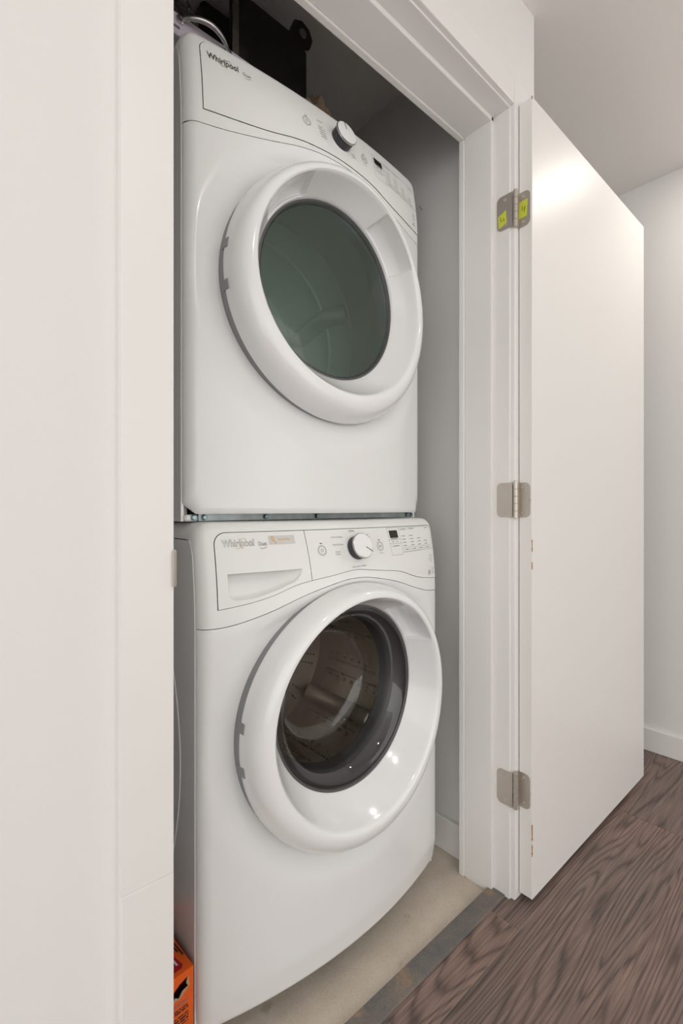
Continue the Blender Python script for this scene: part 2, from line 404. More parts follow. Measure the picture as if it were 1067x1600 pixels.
KX, KY = 1.1385, -.0015
for hi, zc in enumerate((1.770, 1.026, .283)):
    h = empty('hinge', (0, 0, zc - DZ0)); h.parent = dr; h.location = (KX - DX0, KY - DY1, zc - DZ0)
    h['label'] = ['nickel hinge with yellow tape notes on both leaves', 'middle nickel hinge between jamb and door edge', 'bottom nickel hinge near the floor'][hi]
    Th = Matrix.Translation((-KX, -KY, -zc))
    def hp(name, bm, m, sm=40):
        bm.transform(Th); return link(name, fin(bm), m, h, sm)
    bm = bmesh.new(); rounded_leaf(bm, CX1 - .0002, .004, .047, zc - .0445, zc + .0445, .013, -1); hp('leaf', bm, 'nickel')
    bm = bmesh.new(); rounded_leaf(bm, DX0 - .0002, .003, -.032, zc - .0445, zc + .0445, .013, -1)
    # web from the door leaf to the pin
    bbox(bm, KX + .003, DX0, -.0005, .0012, zc - .0445, zc + .0445); hp('leaf', bm, 'nickel')
    for k in range(5):
        z0 = zc - .046 + k * .0185
        bm = bmesh.new(); me = lathe_y([(.0058, 0), (.0064, .0006), (.0064, .0174), (.0058, .018)], 16)
        bm.from_mesh(me); bm.transform(Matrix.Translation((KX, KY, z0)) @ Matrix.Rotation(PI/2, 4, 'X')); hp('knuckle', bm, 'nickel')
    bm = bmesh.new(); bm.from_mesh(lathe_y([(.003, -.0482), (.0048, -.0475), (.0048, .0495), (.003, .0505)], 14)); bm.transform(Matrix.Translation((KX, KY, zc)) @ Matrix.Rotation(PI/2, 4, 'X')); hp('pin', bm, 'nickel')
    for dy, dz in ((.020, .032), (.036, 0), (.020, -.032)):
        for fx, yy in ((CX1 - .0012, dy + .004), (DX0 - .0012, -dy + .006)):
            if hi == 0 and dz == 0: continue
            bm = bmesh.new(); bm.from_mesh(lathe_y([(.0042, 0), (.0042, -.0008), (.0034, -.0014), (.0016, -.0009), (.0012, -.0002)], 14))
            bm.transform(Matrix.Translation((fx, yy, zc + dz)) @ Matrix.Rotation(-PI/2, 4, 'Z')); hp('screw', bm, 'nickel')
    if hi == 0:
        for x_, pts, strokes in (
            (CX1 - .0024, [(.0435, -.006), (.0205, .004), (.019, -.030), (.0405, -.037)], [[(.0365, -.0085), (.0345, -.021), (.0285, -.0185)], [(.027, -.014), (.0255, -.0225)]]),
            (DX0 - .0024, [(-.0035, .020), (-.0265, .022), (-.0235, -.021), (-.0015, -.022)], [[(-.0125, .008), (-.0105, -.002), (-.019, .0015)], [(-.0195, .006), (-.0165, -.009)]])):
            bm = bmesh.new()
            A = [bm.verts.new((x_, y, zc + z)) for y, z in pts]; B = [bm.verts.new((x_ + .0006, y, zc + z)) for y, z in pts]
            bm.faces.new(A); bm.faces.new(B[::-1])
            for i in range(4): bm.faces.new((A[i], A[(i+1) % 4], B[(i+1) % 4], B[i]))
            nt_ = hp('tape_note', bm, 'note', None); nt_['label'] = 'yellow tape with a handwritten 4'
            for st in strokes:
                me = tube([(x_ - .0002, y, zc + z) for y, z in st], .0007, 6); bm = bmesh.new(); bm.from_mesh(me); hp('pen_stroke', bm, 'pen', None)

# ------------------------------------------------------------------ the machines
HALF, TOP = .343, .948
def machine(kind, name, y0, zb, label):
    W = kind == 'w'
    root = empty(name, (.715, y0, zb), label, 'washer' if W else 'dryer')
    zc = .533 if W else .487             # door centre
    R, r_in, up_ = .279, .200, .026
    BOT = .020 if W else .004
    if W:
        pan = curve_fn([(0, .8405), (.064, .834), (.15, .8235), (.21, .806), (.26, .796), (.34, .7885)])
        seam = curve_fn([(0, .8225), (.04, .820), (.13, .802), (.22, .7745), (.29, .7585), (.35, .756)])
    else:
        pan = curve_fn([(0, .8115), (.05, .8095), (.11, .803), (.18, .788), (.25, .781), (.34, .779)])
        seam = curve_fn([(0, .8005), (.05, .798), (.11, .787), (.18, .7685), (.27, .753), (.35, .7505)])
    def ztop(x):
        rr = .032; d = abs(x) - (HALF - rr)
        return TOP - (rr - math.sqrt(max(rr*rr - d*d, 0)) if d > 0 else 0)
    def S(x, z):
        t = min(max((z - .74) / .20, 0), 1.04) ** 2
        y = .045 * t + (.052 - .025 * t) * (x / HALF) ** 2
        d = abs(x) - (HALF - .022)
        if d > 0: y += .022 - math.sqrt(max(.022 ** 2 - min(d, .022) ** 2, 0))
        d = z - (ztop(x) - .018)
        if d > 0: y += .018 - math.sqrt(max(.018 ** 2 - min(d, .018) ** 2, 0))
        if z < BOT + .06: y += (.16 if W else .03) * (BOT + .06 - z)
        if z < BOT + .012: y += (.008 if W else .005) * ((BOT + .012 - z) / .012) ** 2
        return y
    def dish(x, z):
        rr = math.hypot(x, z - zc)
        k = min(max((.345 - rr) / .07, 0), 1)
        kk = k * k * (3 - 2 * k)
        low = .35 + .65 * min(max((zc - z) / .2 + .4, 0), 1)
        return .017 * kk * min(max((seam(x) - z) / .035, 0), 1)
    # ---- cabinet (shell)
    zlow = 0.0 if W else -.0105
    dep = .74 if W else .68
    V = []; Fc = []
    zs = [zlow, .03, .1, .3, .5, .7, .74, .78, .82, .86, .89, .9150]
    for s in (-1, 1):
        b0 = len(V)
        for z in zs:
            yf = S(s * (HALF - .0001), max(z, BOT + .06)) + .001
            for y, dx in ((yf + .012, -.016), (yf, -.004), (yf, 0.), (yf + .004, 0.0), (dep, 0.)): V.append((s * (HALF + dx), y, z))
        for j in range(len(zs) - 1):
            for i in range(4): Fc.append((b0+j*5+i, b0+j*5+i+1, b0+(j+1)*5+i+1, b0+(j+1)*5+i))
    b0 = len(V)
    V += [(-HALF, dep, zlow), (HALF, dep, zlow), (HALF, dep, TOP - .03), (-HALF, dep, TOP - .03), (-HALF, .09, zlow), (HALF, .09, zlow)]
    Fc += [(b0, b0+1, b0+2, b0+3), (b0, b0+1, b0+5, b0+4)]
    bm = bmesh.new(); bm.from_mesh(pyd(V, Fc)); bmesh.ops.solidify(bm, geom=bm.faces[:], thickness=.0008)
    link('cabinet', fin(bm), 'side', root, 30)
    # curved stamping on the visible side panel
    pts = []
    for k in range(25):
        t = k / 24; z = .10 + .76 * t
        pts.append((-HALF - .0002, .135 + .16 * (2 * t - 1) ** 2, z))
    link('side_stamping', tube(pts, .0022, 6), 'side', root, 60)
    # ---- front panel with the round door opening
    ring = []
    zh = lambda x: seam(x) - .0009
    nb = 90
    hw = HALF if W else HALF - .02
    for i in range(nb): ring.append((-hw + 2 * hw * i / nb, BOT))
    for i in range(36): ring.append((HALF, BOT + (zh(HALF) - BOT) * i / 36))
    for i in range(nb): x = HALF - 2 * HALF * i / nb; ring.append((x, zh(x)))
    for i in range(36): ring.append((-HALF, zh(HALF) - (zh(HALF) - BOT) * i / 36))
    if not W:    # rounded lower corners
        ring = [((math.copysign(HALF - (.02 - math.sqrt(max(.0004 - max(0, BOT + .02 - z) ** 2, 0))), x) if abs(x) > HALF - 1e-6 and z < BOT + .02 else x), z) for x, z in ring]
    svals = [0, .03, .08, .14, .2, .28, .36, .44, .52, .6, .67, .73, .78, .82, .86, .89, .915, .937, .955, .97, .982, .992, 1]
    V = []; Fc = []; n = len(ring); RH = .262
    for (bx, bz) in ring:
        a = math.atan2(bz - zc, bx); ix, iz = RH * math.cos(a), zc + RH * math.sin(a)
        for s in svals:
            x = ix + (bx - ix) * s; z = iz + (bz - iz) * s
            V.append((x, S(x, z) + dish(x, z), z))
    q = len(svals)
    for i in range(n):
        k = (i + 1) % n
        for j in range(q - 1): Fc.append((i*q+j, i*q+j+1, k*q+j+1, k*q+j))
    bm = bmesh.new(); bm.from_mesh(pyd(V, Fc)); me = fin(bm)
    link('front_panel', me, 'white', root, 35)
    # ---- sheets that follow the front surface
    def sheet(name, xs, lo, hi, nz, off, m, parent, thick=0.0, dense_top=False, extra=None):
        V = []; Fc = []
        for x in xs:
            a, b = lo(x), hi(x)
            for j in range(nz + 1):
                t = j / nz
                if dense_top: t = 1 - (1 - t) ** 2.2
                z = a + (b - a) * t; V.append((x, S(x, z) - off + (extra(x, z) if extra else 0), z))
        for i in range(len(xs) - 1):
            for j in range(nz): Fc.append((i*(nz+1)+j, (i+1)*(nz+1)+j, (i+1)*(nz+1)+j+1, i*(nz+1)+j+1))
        me = pyd(V, Fc)
        if thick:
            bm = bmesh.new(); bm.from_mesh(me)
            r = bmesh.ops.extrude_face_region(bm, geom=bm.faces[:])
            for v in [g for g in r['geom'] if isinstance(g, bmesh.types.BMVert)]: v.co.y += thick
            me = fin(bm)
        return link(name, me, m, parent, 35)
    def dense(x0, x1, n):
        return [x0 + (x1 - x0) * i / n for i in range(n + 1)]
    ex = [HALF - .022 * (1 - math.sin(PI / 2 * i / 6)) for i in range(7)]
    xs = [-x for x in ex[::-1]] + dense(-.32, .32, 48)[1:-1] + ex
    # top cover
    V = []; Fc = []; ys = [0, .006, .03, .2, .45, dep]
    for x in xs:
        for k, y in enumerate(ys): V.append((x, S(x, ztop(x)) if k == 0 else max(y + S(x, ztop(x)) * (1 if k < 3 else 0), S(x, ztop(x)) + .001), ztop(x) + (0 if k == 0 else .0006)))
    q = len(ys)
    for i in range(len(xs) - 1):
        for j in range(q - 1): Fc.append((i*q+j, (i+1)*q+j, (i+1)*q+j+1, i*q+j+1))
    link('top_cover', pyd(V, Fc), 'plastic', root, 35)
    # ---- control panel and drawer (or blank) with a dark shadow gap round them
    PX0, PX1, PT, DIV = -.3115, .334, .9285, -.119
    def ptop(x):
        rr = .022; d = max(PX0 + rr - x, x - (PX1 - rr), 0)
        return PT - (rr - math.sqrt(max(rr*rr - min(d, rr) ** 2, 0)))
    edge = [PX0 + .022 * (1 - math.cos(PI / 2 * i / 6)) for i in range(7)]
    edr = [PX1 - .022 * (1 - math.cos(PI / 2 * i / 6)) for i in range(7)][::-1]
    full = edge + dense(PX0 + .022, PX1 - .022, 44)[1:-1] + edr
    g = .0011
    # console: a frame round the panel opening, leaving a real open gap of g on every side
    RR = .022
    def htop(x):
        d = max(PX0 + RR - x, x - (PX1 - RR), 0)
        return PT - RR + math.sqrt(max((RR + g) ** 2 - min(d, RR + g) ** 2, 0))
    ca = [(RR + g) * (1 - math.cos(PI / 2 * i / 8)) for i in range(9)]
    hole = [PX0 - g + c for c in ca] + dense(PX0 + RR, PX1 - RR, 44)[1:-1] + [PX1 + g - c for c in ca[::-1]]
    lft = [x for x in xs if x < PX0 - g - .0008] + [PX0 - g]; rgt = [PX1 + g] + [x for x in xs if x > PX1 + g + .0008]
    sm_ = lambda x: seam(x) + .0003
    V = []; Fc = []
    for xs_, lo, hi, nz in ((lft, sm_, lambda x: pan(x) - g, 6), (rgt, sm_, lambda x: pan(x) - g, 6), (hole, sm_, lambda x: pan(x) - g, 6),
                            (lft, lambda x: pan(x) - g, lambda x: htop(x), 14), (rgt, lambda x: pan(x) - g, lambda x: htop(x), 14),
                            (lft, htop, ztop, 18), (hole, htop, ztop, 18), (rgt, htop, ztop, 18)):
        b0 = len(V)
        for x in xs_:
            for j in range(nz + 1):
                t = j / nz
                if nz == 18: t = 1 - (1 - t) ** 1.8
                z = lo(x) + (hi(x) - lo(x)) * t; V.append((x, S(x, z), z))
        for i in range(len(xs_) - 1):
            for j in range(nz): Fc.append((b0+i*(nz+1)+j, b0+(i+1)*(nz+1)+j, b0+(i+1)*(nz+1)+j+1, b0+i*(nz+1)+j+1))
    bm = bmesh.new(); bm.from_mesh(pyd(V, Fc)); bmesh.ops.remove_doubles(bm, verts=bm.verts[:], dist=.00005)
    link('console', fin(bm), 'plastic', root, 35)
    left = edge + dense(PX0 + .022, DIV - (g if W else -.0) , 16)[1:]
    if W:
        cp = sheet('control_panel', dense(DIV, PX1 - .022, 34)[:-1] + edr, pan, ptop, 12, .0011, 'panel', root)
        # drawer front with an open scoop handle
        SX0, SX1, SZT = -.2925, -.140, .853
        def sbot(x):
            t = min(max((x - SX0) / (SX1 - SX0), 0), 1)
            b = max(.803 + .006 * t, pan(x) + .007) + .016 * max(0, (t - .86) / .14) ** 2
            if t < .08: b += .012 * (1 - t / .08) ** 2
            return min(b, SZT - .0015)
        dw = empty('detergent_drawer', (0, 0, 0)); dw.parent = root
        dw['label'] = 'detergent drawer front with scooped handle and badge'
        sx = [SX0] + dense(SX0, SX1, 22)[1:-1] + [SX1]
        lx = [x for x in left if x <= SX0 - 1e-5] + [SX0]
        rx = [SX1] + [x for x in left if x > SX1 + 1e-5]
        parts = [(lx, pan, ptop), (rx, pan, ptop), (sx, lambda x: SZT, ptop), (sx, pan, sbot)]
        V = []; Fc = []
        for xs_, lo, hi in parts:
            b0 = len(V); nz = 8
            for x in xs_:
                for j in range(nz + 1):
                    z = lo(x) + (hi(x) - lo(x)) * j / nz; V.append((x, S(x, z) - .0011, z))
            for i in range(len(xs_) - 1):
                for j in range(nz): Fc.append((b0+i*(nz+1)+j, b0+(i+1)*(nz+1)+j, b0+(i+1)*(nz+1)+j+1, b0+i*(nz+1)+j+1))
        link('drawer_front', pyd(V, Fc), 'panel', dw, 35)
        # scoop: floor slopes inwards from the lower lip to a slot under the upper lip
        V = []; Fc = []; nz = 12
        for x in sx:
            t = (x - SX0) / (SX1 - SX0); dmax = .034 * min(1, t / .03) * min(1, (1 - t) / .25) ** .6
            for j in range(nz + 1):
                s = j / nz; z = sbot(x) + (SZT - sbot(x)) * s
                prof_ = .32 * min(1, s / .09) + .68 * s
                V.append((x, S(x, z) - .0011 + dmax * min(1, prof_ * 1.0 + .0), z - (.0022 if j == nz else 0)))
        for i in range(len(sx) - 1):
            for j in range(nz): Fc.append((i*(nz+1)+j, (i+1)*(nz+1)+j, (i+1)*(nz+1)+j+1, i*(nz+1)+j+1))
        link('scoop', pyd(V, Fc), 'plastic', dw, 50)
        V = [(x, S(x, SZT) + dy, SZT - dz) for x in sx for dy, dz in ((-.001, 0), (.036, .0), (.036, .004))]
        Fc = []
        for i in range(len(sx) - 1):
            for j in range(2): Fc.append((i*3+j, (i+1)*3+j, (i+1)*3+j+1, i*3+j+1))
        link('scoop_slot', pyd(V, Fc), 'plastic', dw)
        badge = dw
    else:
        cp = sheet('control_panel', full, pan, ptop, 12, .0011, 'panel', root); badge = cp
    # ---- printing
    def mapped(me, off):
        for v in me.vertices: v.co = (v.co.x, S(v.co.x, v.co.z) - off, v.co.z)
        return me
    OFF = .0015
    def text(s, x, z, h, m, parent, name='lettering', width=None, center=False, shear=0.0, off=OFF, bold=0.0):
        cu = bpy.data.curves.new('t', 'FONT'); cu.body = s; cu.size = 1.0; cu.shear = shear; cu.offset = bold
        cu.resolution_u = 3
        t = bpy.data.objects.new('t', cu); COL.objects.link(t)
        dg = bpy.context.evaluated_depsgraph_get(); me = bpy.data.meshes.new_from_object(t.evaluated_get(dg)).copy()
        bpy.data.objects.remove(t); bpy.data.curves.remove(cu)
        me.materials.clear()
        xs_ = [v.co.x for v in me.vertices]; w_ = max(xs_) - min(xs_); x_0 = min(xs_)
        k = h / .70; kx = width / w_ if width else k
        for v in me.vertices:
            px = (v.co.x - x_0) * kx; pz = v.co.y * k
            v.co = (x + px - (w_ * kx / 2 if center else 0), 0, z + pz)
        return link(name, mapped(me, off), m, parent)
    def strips(name, lines, wd, m, parent, off=OFF):
        """polylines in panel coordinates drawn as thin printed strips"""
        V = []; Fc = []
        for ln in lines:
            for (a, b) in zip(ln[:-1], ln[1:]):
                L_ = math.hypot(b[0]-a[0], b[1]-a[1]); nn = max(1, int(L_ / .012))
                nx, nz = -(b[1]-a[1]) / L_ * wd / 2, (b[0]-a[0]) / L_ * wd / 2
                for k in range(nn):
                    p = [a[i] + (b[i]-a[i]) * k / nn for i in (0, 1)]; q_ = [a[i] + (b[i]-a[i]) * (k+1) / nn for i in (0, 1)]
                    b0 = len(V)
                    V += [(p[0]-nx, 0, p[1]-nz), (q_[0]-nx, 0, q_[1]-nz), (q_[0]+nx, 0, q_[1]+nz), (p[0]+nx, 0, p[1]+nz)]
                    Fc.append((b0, b0+1, b0+2, b0+3))
        o_ = link(name, mapped(pyd(V, Fc), off), m, parent)
        if len(lines) > 2: o_['kind'] = 'stuff'
        return o_
    def circ(x, z, r, a0=0, a1=360, n=28):
        return [(x + r * math.cos(math.radians(a0 + (a1-a0) * i / n)), z + r * math.sin(math.radians(a0 + (a1-a0) * i / n))) for i in range(n + 1)]
    def patch(name, x0, x1, z0, z1, m, parent, off=OFF, n=4):
        V = []; Fc = []
        for i in range(n + 1):
            for j in range(n + 1): V.append((x0 + (x1-x0) * i / n, 0, z0 + (z1-z0) * j / n))
        for i in range(n):
            for j in range(n): Fc.append((i*(n+1)+j, (i+1)*(n+1)+j, (i+1)*(n+1)+j+1, i*(n+1)+j+1))
        return link(name, mapped(pyd(V, Fc), off), m, parent)
    lz = .9035 if W else .8925
    lx0 = -.2985 if W else -.2995
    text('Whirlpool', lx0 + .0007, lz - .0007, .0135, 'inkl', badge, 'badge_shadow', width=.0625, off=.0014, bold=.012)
    text('Whirlpool', lx0, lz, .0135, 'chrome', badge, 'badge_lettering', width=.0625, off=.0022)
    el = []
    for i in range(33):
        a = 2 * PI * i / 32; ex_, ez = .0135 * math.cos(a), .0052 * math.sin(a); ca, sa = math.cos(.72), math.sin(.72)
        el.append((lx0 + .0365 + ex_ * ca - ez * sa, lz + .0045 + ex_ * sa + ez * ca))
    strips('badge_swoosh', [el], .0011, 'gold', badge, .0024)
    text('Duet', lx0 + .0725, lz - .001, .0075, 'ink', badge, 'lettering', width=.0165)
    strips('lettering_underline', [[(lx0 + .0745 + .014 * t, lz - .0052 - .0022 * math.sin(PI * t) + .0018 * t) for t in [i / 8 for i in range(9)]]], .0008, 'ink', badge)
    if W:
        st = patch('sticker', -.2045, -.146, .9035, .9205, 'foil', badge, .0014)
        strips('sticker_print', [[(-.1945, .9200), (-.1925, .9120), (-.1885, .9040)], [(-.1985, .9200), (-.1975, .9150), (-.1950, .9090)]], .0014, 'orange_ink', badge, .0017)
        text('Direct Drive', -.1835, .9115, .0036, 'orange_ink', badge, 'sticker_print', width=.026, off=.0017)
    bz = .886 if W else .862
    # buttons
    for bx, icon in ((-.084, 'power'), (.091, 'start')):
        strips('button_ring', [circ(bx, bz, .0105), circ(bx, bz, .0086)], .0007, 'inkl' , cp)
        strips('button_light', [[(bx - .003, bz + .0145), (bx + .003, bz + .0145)]], .0016, 'seam', cp)
        if icon == 'power': strips('button_icon', [circ(bx, bz, .0030, 120, 420), [(bx, bz + .0008), (bx, bz + .0045)]], .0007, 'ink', cp)
        else: strips('button_icon', [[(bx - .004, bz - .003), (bx - .004, bz + .003), (bx, bz), (bx - .004, bz - .003)], [(bx + .0018, bz - .003), (bx + .0018, bz + .003)], [(bx + .004, bz - .003), (bx + .004, bz + .003)]], .0007, 'ink', cp); 
    strips('button_caption', [[(.085, bz - .0155), (.098, bz - .0155)]], .0009, 'inkl', cp)
    # display block
    dz = .036 if W else .036
    patch('display', .1345, .1665, bz + .0165, bz + .0345, 'display', cp, .0017)
    x0, x1, z0, z1, xm = .1290, .3235, bz - .024, bz + .0405, .1735
    strips('panel_outline', [[(x0, z0), (x0, z1), (x1 - .012, z1), (x1 - .003, z1 - .004), (x1, z1 - .012), (x1, z0 + .006)], [(x0, z0), (xm, z0), (xm, z1)], [(x0, bz + .0125), (xm, bz + .0125)], [(x0, bz + .003), (xm, bz + .003)], [(xm, z0 + .004), (x1, z0 + .006)]], .0006, 'inkl', cp)
    li = []; dots = []
    li += [[(.137, bz + .0143), (.162, bz + .0143)], [(.139, bz + .0078), (.146, bz + .0078)], [(.156, bz + .0078), (.162, bz + .0078)], [(.140, bz - .003), (.164, bz - .0025)]]
    dots += [(.1365, bz - .003), (.178, bz + .036), (.214, bz + .037), (.292, bz + .037)]
    li += [[(.182, bz + .036), (.205, bz + .036)], [(.218, bz + .037), (.241, bz + .037)], [(.296, bz + .037), (.306, bz + .037)]]
    for cxx, cnt in ((.180, 4), (.214, 4), (.248, 3), (.281, 2)):
        for k in range(cnt):
            zz = bz - .004 + k * .0078; dots.append((cxx, zz)); li.append([(cxx + .004, zz), (cxx + .016, zz)])
        b0_, b1_, c0, c1 = cxx - .002, cxx + .029, bz - .0185, bz - .0085
        strips('panel_button_outline', [[(b0_, c0), (b1_, c0), (b1_, c1), (b0_, c1), (b0_, c0)]], .0005, 'inkl', cp)
        li.append([(cxx + .005, bz - .0135), (cxx + .022, bz - .0135)])
    strips('panel_print', li, .0017, 'inkl', cp)['kind'] = 'stuff'
    strips('panel_indicators', [[(a - .0009, b), (a + .0009, b)] for a, b in dots], .0018, 'ink', cp)['kind'] = 'stuff'
    strips('panel_marks', [circ(.305, bz - .040, .008, 200, 340), [(.297, bz - .036), (.313, bz - .036)], [(.3, bz - .0405), (.312, bz - .0405)], [(.301, bz - .052), (.311, bz - .052)]], .0009, 'inkl', cp)
    if W:
        strips('panel_marks', [circ(.292, bz - .080, .006), [(.2895, bz - .0835), (.2945, bz - .0765)], [(.2880, bz - .079), (.2960, bz - .081)]], .0012, 'ink', cp)
        strips('panel_marks', [circ(.312, bz - .0725, .0035), [(.3065, bz - .080), (.317, bz - .080)], [(.3065, bz - .0835), (.317, bz - .0835)]], .0009, 'inkl', cp)
    else:
        strips('panel_marks', [[(.296, bz - .066), (.310, bz - .0665)], [(.299, bz - .062), (.305, bz - .062)]], .0016, 'ink', cp)
    # knob dial captions
    kx, kz = .010, bz - .0005
    if W:
        text('NORMAL', kx, kz + .0365, .0036, 'ink', cp, 'dial_caption', width=.018, center=True)
        for s, x, z in (('COLD WASH', -.049, .025), ('DELICATES', -.047, .009), ('QUICK', -.044, -.006), ('WASH', -.044, -.011)):
            text(s, x - .006, kz + z, .0031, 'inkl', cp, 'dial_caption')
        text('CLEAN WASHER', kx - .021, kz - .0405, .0028, 'inkl', cp, 'dial_caption', width=.024)
        text('w/ affresh', kx + .005, kz - .0400, .0034, 'ink', cp, 'dial_caption', width=.017)
        strips('dial_caption', [[(.050, kz + .028), (.060, kz + .028)], [(.051, kz + .023), (.062, kz + .023)], [(.055, kz + .013), (.063, kz + .013)], [(.056, kz + .007), (.064, kz + .007)], [(.056, kz - .004), (.064, kz - .004)], [(.056, kz - .009), (.064, kz - .009)], [(-.030, kz + .0265), (-.022, kz + .0255)], [(-.030, kz + .0105), (-.024, kz + .0095)]], .0012, 'inkl', cp)
    else:
        strips('dial_caption', [[(-.052, kz + .0225), (-.036, kz + .0235)], [(-.052, kz + .007), (-.040, kz + .0075)], [(-.052, kz + .001), (-.034, kz + .0015)], [(-.050, kz - .006), (-.033, kz - .0055)], [(-.050, kz - .012), (-.032, kz - .0115)], [(-.048, kz - .018), (-.032, kz - .0175)], [(.045, kz - .012), (.056, kz - .012)], [(.046, kz - .018), (.057, kz - .018)]], .0016, 'inkl', cp)
    # ---- knob
    yk = S(kx, kz) - .001; sl = (S(kx, kz + .01) - S(kx, kz - .01)) / .02
    kn = empty('control_knob', (kx, yk, kz)); kn.parent = root; kn.rotation_euler = (-math.atan(sl), 0, 0)
    kn['label'] = 'round white control knob with a dark grip band'
    link('knob_base', lathe_y([(.0315, .006), (.0315, -.002), (.030, -.0035), (.027, -.0035)], 56), 'plastic', kn, 40)
    link('knob_grip', lathe_y([(.0262, 0), (.0266, -.022)], 56), 'knobdark', kn, 40)
    link('knob_bezel', lathe_y([(.0266, -.0218), (.0284, -.0222), (.0288, -.024), (.0282, -.0258), (.0268, -.0265)], 56), 'chrome', kn, 40)
    link('knob_face', lathe_y([(.0272, -.024), (.0272, -.0266), (.0262, -.0275), (.012, -.0279), (.0005, -.028)], 56), 'ring', kn, 40)
    ang = math.radians(-33 if W else 98)
    bm = bmesh.new(); bbox(bm, .007, .0262, -.0284, -.0272, -.0008, .0008); bm.transform(Matrix.Rotation(-ang, 4, 'Y')); link('pointer', fin(bm), 'ink', kn)
    # ---- door ring
    N = 288
    prof = [(.004, -.007), (0, -.003), (.012, .006), (.045, .017), (.10, .028), (.17, .0375), (.25, .044), (.34, .0478), (.43, .0492), (.50, .0485), (.545, .0455), (.575, .041), (.60, .036), (.66, .025), (.72, .0155), (.78, .0065), (.85, -.003), (.91, -.0105), (.96, -.0165), (1.0, -.022), (1.0, -.030)]
    V = []; Fc = []; q = len(prof)
    def yring(x): return .020 * (x / R) ** 2
    for i in range(N):
        a = 2 * PI * i / N; da = math.degrees(a)
        for t, p in prof:
            x = (R * (1 - t) + r_in * t) * math.cos(a); z = zc + up_ * t + (R * (1 - t) + r_in * t) * math.sin(a)
            y = yring(x) - p
            inw = (27.5 < da < 62.5) or (117.5 < da < 152.5)
            if inw and .57 < t < .93:
                e_ = 1.0
                m_ = (da - 45) / 17.5 if da < 90 else (da - 135) / 17.5
                y += .032 * (1 - .2 * m_ * m_) * (1.0 if t < .8 else (.93 - t) / .13)
            V.append((x, y, z))
    for i in range(N):
        k = (i + 1) % N
        for j in range(q - 1): Fc.append((i*q+j, k*q+j, k*q+j+1, i*q+j+1))
    bm = bmesh.new(); bm.from_mesh(pyd(V, Fc)); me = fin(bm)
    door = link('door', me, 'ring', root, 32); door['label'] = 'round glossy white door ring with scooped handle'
    # grey rim behind the ring, with two hinge slots showing on the shell edge
    V = []; Fc = []; N2 = 96
    for i in range(N2):
        a = 2 * PI * i / N2
        for rr, dy in ((R - .0015, .002), (R - .003, .05), (R - .03, .05)):
            x = rr * math.cos(a); V.append((x, yring(x) + dy, zc + rr * math.sin(a)))
    for i in range(N2):
        k = (i + 1) % N2
        for j in range(2): Fc.append((i*3+j, k*3+j, k*3+j+1, i*3+j+1))
    bm = bmesh.new(); bm.from_mesh(pyd(V, Fc)); link('door_rim', fin(bm), 'rim', door, 35)
    for a in (172, 188.5):
        bm = bmesh.new(); bbox(bm, -.004, .0012, -.0085, .012, -.0095, .0095, .0006, 1)
        ar = math.radians(a); x = R * math.cos(ar)
        bm.transform(Matrix.Translation((x, yring(x) + .002, zc + R * math.sin(ar))) @ Matrix.Rotation(-(ar), 4, 'Y'))
        link('hinge_slot', fin(bm), 'rim', door)
    gz = zc + up_
    # inner seal ring around the glass
    V = []; Fc = []
    sr = [(r_in + .001, .024), (r_in - .004, .0225), (r_in - .0085, .0265), (r_in - .009, .032)]
    for i in range(N2):
        a = 2 * PI * i / N2
        for rr, dy in sr: V.append((rr * math.cos(a), dy + yring(rr * math.cos(a)) * .8, gz + rr * math.sin(a)))
    for i in range(N2):
        k = (i + 1) % N2
        for j in range(3): Fc.append((i*4+j, k*4+j, k*4+j+1, i*4+j+1))
    bm = bmesh.new(); bm.from_mesh(pyd(V, Fc)); link('glass_seal', fin(bm), 'rubber', door, 35)
    def disc(prof_, n=72, bow=.8):
        V = []; Fc = []
        for rr, y in prof_:
            for i in range(n):
                a = 2 * PI * i / n; x = rr * math.cos(a); V.append((x, y + yring(x) * bow * min(1, rr / .19) , gz + rr * math.sin(a)))
        for j in range(len(prof_) - 1):
            for i in range(n):
                k = (i + 1) % n; Fc.append((j*n+i, j*n+k, (j+1)*n+k, (j+1)*n+i))
        Fc.append(tuple((len(prof_)-1)*n+i for i in range(n)))
        bm = bmesh.new(); bm.from_mesh(pyd(V, Fc)); return fin(bm)
    if W:
        g_ = link('door_glass', disc([(r_in - .003, .024), (.190, .022), (.182, .024), (.170, .034), (.160, .052), (.152, .080), (.143, .110), (.137, .128), (.128, .138), (.110, .143), (.070, .146), (.004, .147)]), 'wglass', door, 60)
    else:
        g_ = link('door_glass', disc([(r_in - .003, .0235), (.185, .0215), (.15, .019), (.10, .017), (.05, .016), (.004, .0157)]), 'dglass', door, 60)
    g_['label'] = 'clear inward-bulging door glass' if W else 'grey-green tinted door glass'
    # ---- drum
    if W:
        key = [(.214, .075), (.222, .10), (.245, .112), (.250, .13), (.250, .40), (.235, .43), (.12, .45), (.05, .43), (.004, .425)]
        pr = []
        for (ra, ya), (rb_, yb_) in zip(key[:-1], key[1:]):
            ns = max(1, round(math.hypot(rb_ - ra, yb_ - ya) / .0056))
            pr += [(ra + (rb_ - ra) * k / ns, ya + (yb_ - ya) * k / ns) for k in range(ns)]
        pr.append(key[-1]); NA = 288
        V = [(r0 * math.cos(2*PI*i/NA), y_, gz + r0 * math.sin(2*PI*i/NA)) for r0, y_ in pr for i in range(NA)]
        Fc = []
